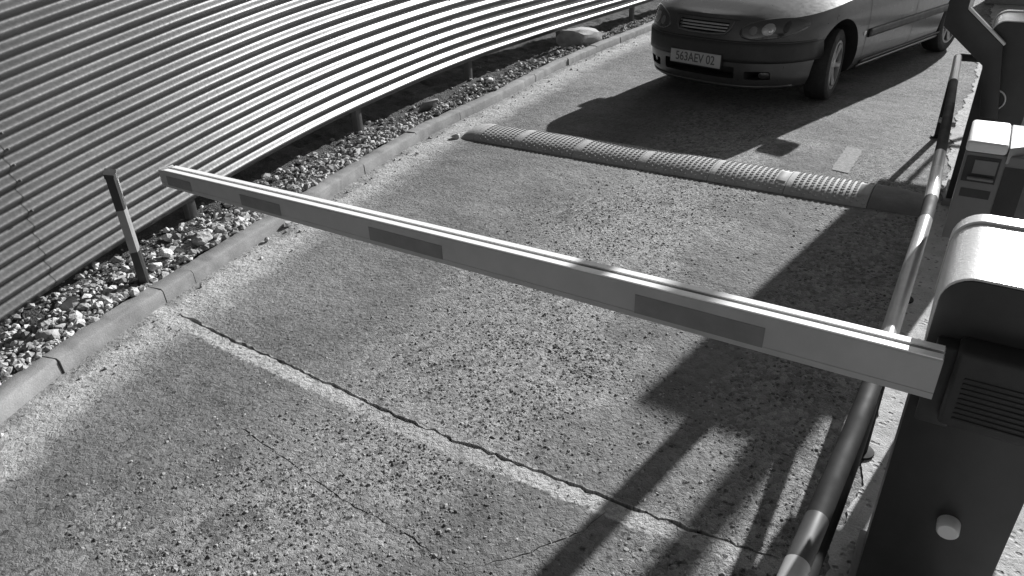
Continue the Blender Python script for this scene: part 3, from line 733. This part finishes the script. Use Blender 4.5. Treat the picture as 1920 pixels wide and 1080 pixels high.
def make_body():
    V, F, idx = [], [], {}
    def add(key, p):
        if key not in idx: idx[key] = len(V); V.append(p)
        return idx[key]
    nl = len(LV); NT = 5
    def ring(i, k):
        u = US[i]
        if k < nl: z = LV[k]
        else:
            xm = plan(u, .70)[0]; zt = ztop(xm); z = .59 + (zt - .59) * (k - nl + 1) / NT
        x, y = plan(u, z); return x, y, z
    K = nl + NT
    def vid(i, k, side):
        x, y, z = ring(i, k)
        if y < 1e-4: return add((i, k, 0), (x, 0, z))
        return add((i, k, side), (x, y * side, z))
    for side in (1, -1):
        for i in range(len(US) - 1):
            for k in range(K - 1):
                q = [vid(i, k, side), vid(i+1, k, side), vid(i+1, k+1, side), vid(i, k+1, side)]
                q = list(dict.fromkeys(q)); F.append(tuple(q if side > 0 else q[::-1]))
    NC = 10
    def cid(i, j, top):                                                         # j 0 left .. NC right
        k = K - 1 if top else 0; x, y, z = ring(i, k)
        if y < 1e-4: return vid(i, k, 1)
        if j == 0: return vid(i, k, 1)
        if j == NC: return vid(i, k, -1)
        s_ = 1 - 2 * j / NC; cr = .105 * min(1, max(0, (.92 - x) / .9)) if top else 0
        edge = min(1, (1 - abs(s_)) / .16)
        return add((i, j, 't' if top else 'b'), (x, y * s_, z + cr * (1 - s_ * s_) ** .8 + ((.012 * edge + .022 * min(1, max(0, (.60 + .12 * x - abs(s_)) / .07)) * min(1, max(0, (.80 - x) / .25))) if top and -.5 < x < .85 else 0)))
    for i in range(len(US) - 1):
        for j in range(NC):
            for top in (0, 1):
                q = list(dict.fromkeys([cid(i, j, top), cid(i+1, j, top), cid(i+1, j+1, top), cid(i, j+1, top)]))
                if len(q) > 2: F.append(tuple(q[::-1] if top else q))
    me = bpy.data.meshes.new('car_body'); me.from_pydata(V, [], F); me.validate()
    bm = bmesh.new(); bm.from_mesh(me); bmesh.ops.remove_doubles(bm, verts=bm.verts, dist=1e-5); bmesh.ops.recalc_face_normals(bm, faces=bm.faces); bm.to_mesh(me); bm.free()
    o = link(bpy.data.objects.new('car_body', me)); cuts = []
    for ax in (0, -WB):
        for s_ in (1, -1):
            c = lathe('cut', [(.372, .55 * s_), (.372, 1.0 * s_)], M['cartrim'], None, 40, 'y', (ax, 0, .325)); cuts.append(c)
    for (lo, hi) in (((.70, -.36, .275), (1.1, .36, .375)), ((.55, .44, .275), (1.0, .62, .345)), ((.55, -.62, .275), (1.0, -.44, .345)), ((.70, -.25, .632), (1.1, .25, .716))):
        cuts.append(box('cut', lo, hi, M['cartrim'], None, .012))
    dg = bpy.context.evaluated_depsgraph_get()
    for c in cuts:
        md = o.modifiers.new('b', 'BOOLEAN'); md.object = c; md.operation = 'DIFFERENCE'; md.solver = 'EXACT'
    bpy.context.view_layer.update(); dg = bpy.context.evaluated_depsgraph_get()
    m2 = bpy.data.meshes.new_from_object(o.evaluated_get(dg)); bpy.data.objects.remove(o)
    for c in cuts: bpy.data.objects.remove(c)
    m2.materials.clear(); m2.materials.append(M['car']); m2.materials.append(M['cartrim'])
    for p in m2.polygons:
        c = p.center; n = p.normal; dark = 0
        for ax in (0, -WB):
            d = Vector((c.x - ax, 0, c.z - .325))
            if d.length < .385 and abs(c.y) < .835 and (abs(n.y) > .9 and abs(c.y) < .6 or d.length > 1e-3 and n.dot(d.normalized()) < -.6): dark = 1
        if c.z < .19 and n.z < -.7: dark = 1
        if c.x > .3 and c.z < .745 and c.x < front_x(c.y, c.z) - .012 and n.z < .95: dark = 1
        p.material_index = dark
    b = link(bpy.data.objects.new('body', m2)); b.parent = car; smooth_angle(b, 32); return b
body = make_body()

def skin_patch(name, pts, off, mat, parent, thick=.006):
    """panel laid over the nose: rows of (y, z) points"""
    V = [(front_x(y, z, off), y, z) for row in pts for (y, z) in row]; n = len(pts[0]); F = []
    for i in range(len(pts) - 1):
        for k in range(n - 1): F.append((i*n + k, i*n + k + 1, (i+1)*n + k + 1, (i+1)*n + k))
    o = mesh_obj(name, V, F, mat, parent, smooth=True); md = o.modifiers.new('t', 'SOLIDIFY'); md.thickness = thick; md.offset = 0
    return o
# bumper band
def side_strip(name, z0, z1, ua, ub, off, mat, side, parent=car, rows=5):
    V, F = [], []; us = np.linspace(ua, ub, 40)
    for k in range(rows):
        z = z0 + (z1 - z0) * k / (rows - 1); bul = off * (1 if 0 < k < rows - 1 else .3)
        for u in us:
            x, y = plan(u, z); a = plan(min(1, u + .004), z); b = plan(max(0, u - .004), z); t = Vector((a[0] - b[0], a[1] - b[1]))
            if t.length < 1e-9: t = Vector((0, 1))
            t.normalize(); n = Vector((t.y, -t.x))
            if n.x * (x - X0) + n.y * y < 0: n = -n
            V.append((x + n.x * bul, (y + n.y * bul) * side, z))
    m = len(us)
    for k in range(rows - 1):
        for i in range(m - 1): F.append((k*m + i, k*m + i + 1, (k+1)*m + i + 1, (k+1)*m + i))
    o = mesh_obj(name, V, F, mat, parent, smooth=True); md = o.modifiers.new('t', 'SOLIDIFY'); md.thickness = .008; md.offset = 0; return o
V = None
band = []
for k in range(6):
    z = .415 + .160 * k / 5; band.append([(y, z) for y in np.linspace(-.832, .832, 61)])
skin_patch('bumper_band', band, .008, M['cartrim'], car, .012)
skin_patch('bumper_lip', [[(y, z) for y in np.linspace(-.72, .72, 41)] for z in (.19, .205, .22)], .008, M['car'], car, .008)
skin_patch('bumper_seam', [[(y, z) for y in np.linspace(-.835, .835, 61)] for z in (.580, .586)], .001, M['cartrim'], car, .003)
# grille
g_ = skin_patch('grille', [[(y, z) for y in np.linspace(-.25, .25, 15)] for z in (.634, .674, .714)], -.035, M['cartrim'], car, .004)
for z in (.650, .674, .698): skin_patch('grille_bar', [[(y * (1 - (z - .650) * -.6), zz) for y in np.linspace(-.238, .238, 15)] for zz in (z - .0065, z + .0065)], -.008, M['rim'], g_, .008)
def frame_loop(name, pts, r, mat, parent): return tube(name, [(front_x(y, z, .004), y, z) for y, z in pts], r, mat, parent, 8)
frame_loop('grille_surround', [(-.285, .728), (-.268, .668), (-.235, .634), (-.12, .625), (.12, .625), (.235, .634), (.268, .668), (.285, .728)], .010, M['car'], g_)
# headlights
def oval(cy, cz, ry, rz, n=24, p=2.6, skew=0.0):
    out = []
    for k in range(n):
        a = 2 * math.pi * k / n; c, s_ = math.cos(a), math.sin(a)
        yy = ry * math.copysign(abs(c) ** (2 / p), c); out.append((cy + yy, cz + rz * math.copysign(abs(s_) ** (2 / p), s_) + skew * yy))
    return out
def blob(name, cy, cz, ry, rz, off, mat, parent, side, p=2.6, skew=0.0, dome=.01, n=24):
    V, F = [], []
    for j, f in enumerate((1.0, .97, .85, .6, .3)):
        for (y, z) in oval(cy, cz, ry * f, rz * f, n, p, skew):
            V.append((front_x(y, z, off + dome * (1 - f * f) - (.012 if j == 0 else 0)), y * side, z))
    V.append((front_x(cy, cz, off + dome), cy * side, cz))
    for j in range(4):
        for k in range(n): F.append((j*n + k, j*n + (k+1) % n, (j+1)*n + (k+1) % n, (j+1)*n + k))
    for k in range(n): F.append((4*n + k, 4*n + (k+1) % n, 5*n))
    return mesh_obj(name, V, F, mat, parent, smooth=True)
for s_ in (1, -1):
    hl = blob('headlight', .565, .684, .215, .080, .004, M['lamp'], car, s_, 2.3, .12)
    blob('lamp_reflector', .462, .672, .032, .036, .010, M['grey'], hl, s_, 2, 0, .012, 16)
    blob('lamp_reflector', .565, .684, .050, .048, .010, M['rim'], hl, s_, 2, 0, .014, 18)
    blob('bulb', .585, .676, .015, .015, .026, M['chrome'], hl, s_, 2, 0, .008, 12)
    blob('indicator_lens', .672, .70, .020, .046, .009, M['cartrim'], hl, s_, 2.2, .1, .008, 14)
    blob('fog_lamp', .575, .308, .045, .028, -.03, M['lamp'], car, s_, 3, 0, .006, 16)
    side_strip('door_strip', .47, .54, .457, .725, .012, M['cartrim'], s_)
    side_strip('sill_strip', .235, .262, .455, .70, .010, M['cartrim'], s_)
    side_strip('sill_skirt', .17, .225, .452, .70, .014, M['car'], s_)
    box('side_indicator', (-.475, s_ * .846 - .008, .50), (-.425, s_ * .846 + .008, .535), M['white'], car, .004)
    for xx in (-.49, -1.52, -2.30):
        V = [(xx + (.0 if z < .6 else -.02 * 0), s_ * (ip(z, WD) + .0016), z) for z in np.linspace(.27, .855, 14)]
        V = V + [(p[0] - .007, p[1], p[2]) for p in V]
        if xx < -2: continue
        mesh_obj('door_gap', V, [(i, i+1, 14 + i+1, 14 + i) for i in range(13)], M['cartrim'], car)
    for xx in (-1.40, -2.2): box('door_handle', (xx - .09, s_ * .84 - .018, .775), (xx + .09, s_ * .84 + .012, .80), M['car'], car, .006)
# bonnet shut line
frame_loop('bonnet_seam', [(y, .742) for y in np.linspace(-.32, .32, 12)], .0025, M['cartrim'], car)
# number plate
px = front_x(0, .41) + .022
plt = box('number_plate', (px - .006, -.26, .355), (px, .26, .467), M['plate'], car, .002)
box('plate_frame', (px - .014, -.268, .347), (px - .0065, .268, .475), M['cartrim'], plt, .003)
fc = bpy.data.curves.new('txt', 'FONT'); fc.body = '563AEV 02'; fc.size = .105; fc.align_x = 'CENTER'; fc.align_y = 'CENTER'; fc.extrude = .0008; fc.offset = .0012
to = link(bpy.data.objects.new('txt', fc)); bpy.context.view_layer.update()
tm = bpy.data.meshes.new_from_object(to.evaluated_get(bpy.context.evaluated_depsgraph_get())); bpy.data.objects.remove(to)
tm.materials.clear(); tm.materials.append(M['ink']); tx = link(bpy.data.objects.new('plate_lettering', tm)); tx.parent = plt
tx.matrix_local = Matrix(((0, 0, 1, px + .0012), (.86, 0, 0, .0), (0, 1, 0, .411), (0, 0, 0, 1)))
# cabin
def ring_pts(xa, xb, w, z, n=36, p=3.2, crown=0.0):
    out = []; cx, hx = (xa + xb) / 2, (xa - xb) / 2
    for k in range(n):
        a = 2 * math.pi * k / n; c, s_ = math.cos(a), math.sin(a)
        out.append((cx + hx * math.copysign(abs(c) ** (2 / p), c), w * math.copysign(abs(s_) ** (2 / p), s_), z))
    return out
rings = [ring_pts(-.42, -3.36, .785, .85), ring_pts(-.50, -3.30, .768, .92), ring_pts(-.92, -3.02, .67, 1.20), ring_pts(-1.22, -2.82, .59, 1.37), ring_pts(-1.34, -2.72, .54, 1.44), ring_pts(-1.5, -2.5, .40, 1.47)]
V = [p for r_ in rings for p in r_]; F = []; fm = []; n = 36
for j in range(len(rings) - 1):
    for k in range(n):
        F.append((j*n + k, j*n + (k+1) % n, (j+1)*n + (k+1) % n, (j+1)*n + k)); a = (k + .5) * 10
        pil = min(abs(((a - q + 180) % 360) - 180) for q in (37, 323, 143, 217, 92, 268)) < 6
        fm.append(0 if j in (1, 2) and not pil else 1)
F.append(tuple(range((len(rings)-1)*n, len(rings)*n))); fm.append(1)
cb = mesh_obj('cabin', V, F, None, car, True, [M['glass'], M['car']], fm)
for s_ in (1, -1):
    y_a, y_b = sorted((s_ * .80, s_ * 1.035))
    mr = box('door_mirror', (-.765, y_a, .895), (-.645, y_b, 1.035), M['car'], car, .034, 4)
    box('mirror_arm', (-.75, min(s_ * .74, s_ * .82), .885), (-.67, max(s_ * .74, s_ * .82), .96), M['cartrim'], mr, .006)
# wheels
def wheel(x, side, steer=0.0):
    w = empty('wheel', (x, side * .735, .305)); w.parent = car; w.rotation_euler = (0, 0, steer); ss = side
    lathe('tyre', [(.19, -.085 * ss), (.215, -.098 * ss), (.27, -.102 * ss), (.297, -.088 * ss), (.305, -.06 * ss), (.305, .06 * ss), (.297, .088 * ss), (.27, .102 * ss), (.215, .098 * ss), (.203, .088 * ss), (.195, .05 * ss)], M['tyre'], w, 48, caps=False)
    lathe('rim', [(.206, .086 * ss), (.206, .094 * ss), (.196, .094 * ss), (.188, .078 * ss), (.185, .03 * ss), (.06, .02 * ss), (0.001, .02 * ss)], M['cartrim'], w, 40, caps=False)
    lathe('rim_flange', [(.208, .088 * ss), (.208, .097 * ss), (.190, .097 * ss), (.186, .075 * ss), (.186, .06 * ss), (.208, .06 * ss)], M['rim'], w, 40, caps=False)
    hub = lathe('wheel_hub', [(0, .088 * ss), (.028, .088 * ss), (.05, .08 * ss), (.062, .06 * ss), (.062, .02 * ss)], M['rim'], w, 24)
    for k in range(6):
        a = 2 * math.pi * k / 6 + .2; c, q = math.cos(a), math.sin(a); V = []
        for r_, hw, d in ((.045, .030, .070), (.12, .022, .074), (.192, .034, .084)):
            for (t, h) in ((-1, 0), (-.55, .012), (.55, .012), (1, 0), (.8, -.03), (-.8, -.03)):
                V.append((c * r_ - q * hw * t, (d + h) * ss, q * r_ + c * hw * t))
        F = [(j*6 + i, j*6 + (i+1) % 6, j*6 + 6 + (i+1) % 6, j*6 + 6 + i) for j in range(2) for i in range(6)] + [tuple(range(6)), tuple(range(17, 11, -1))]
        sp = mesh_obj('spoke', V, F, M['rim'], w); bm = bmesh.new(); bm.from_mesh(sp.data); bmesh.ops.recalc_face_normals(bm, faces=bm.faces); bm.to_mesh(sp.data); bm.free()
wheel(0, 1, .24); wheel(0, -1, .24); wheel(-WB, 1); wheel(-WB, -1)
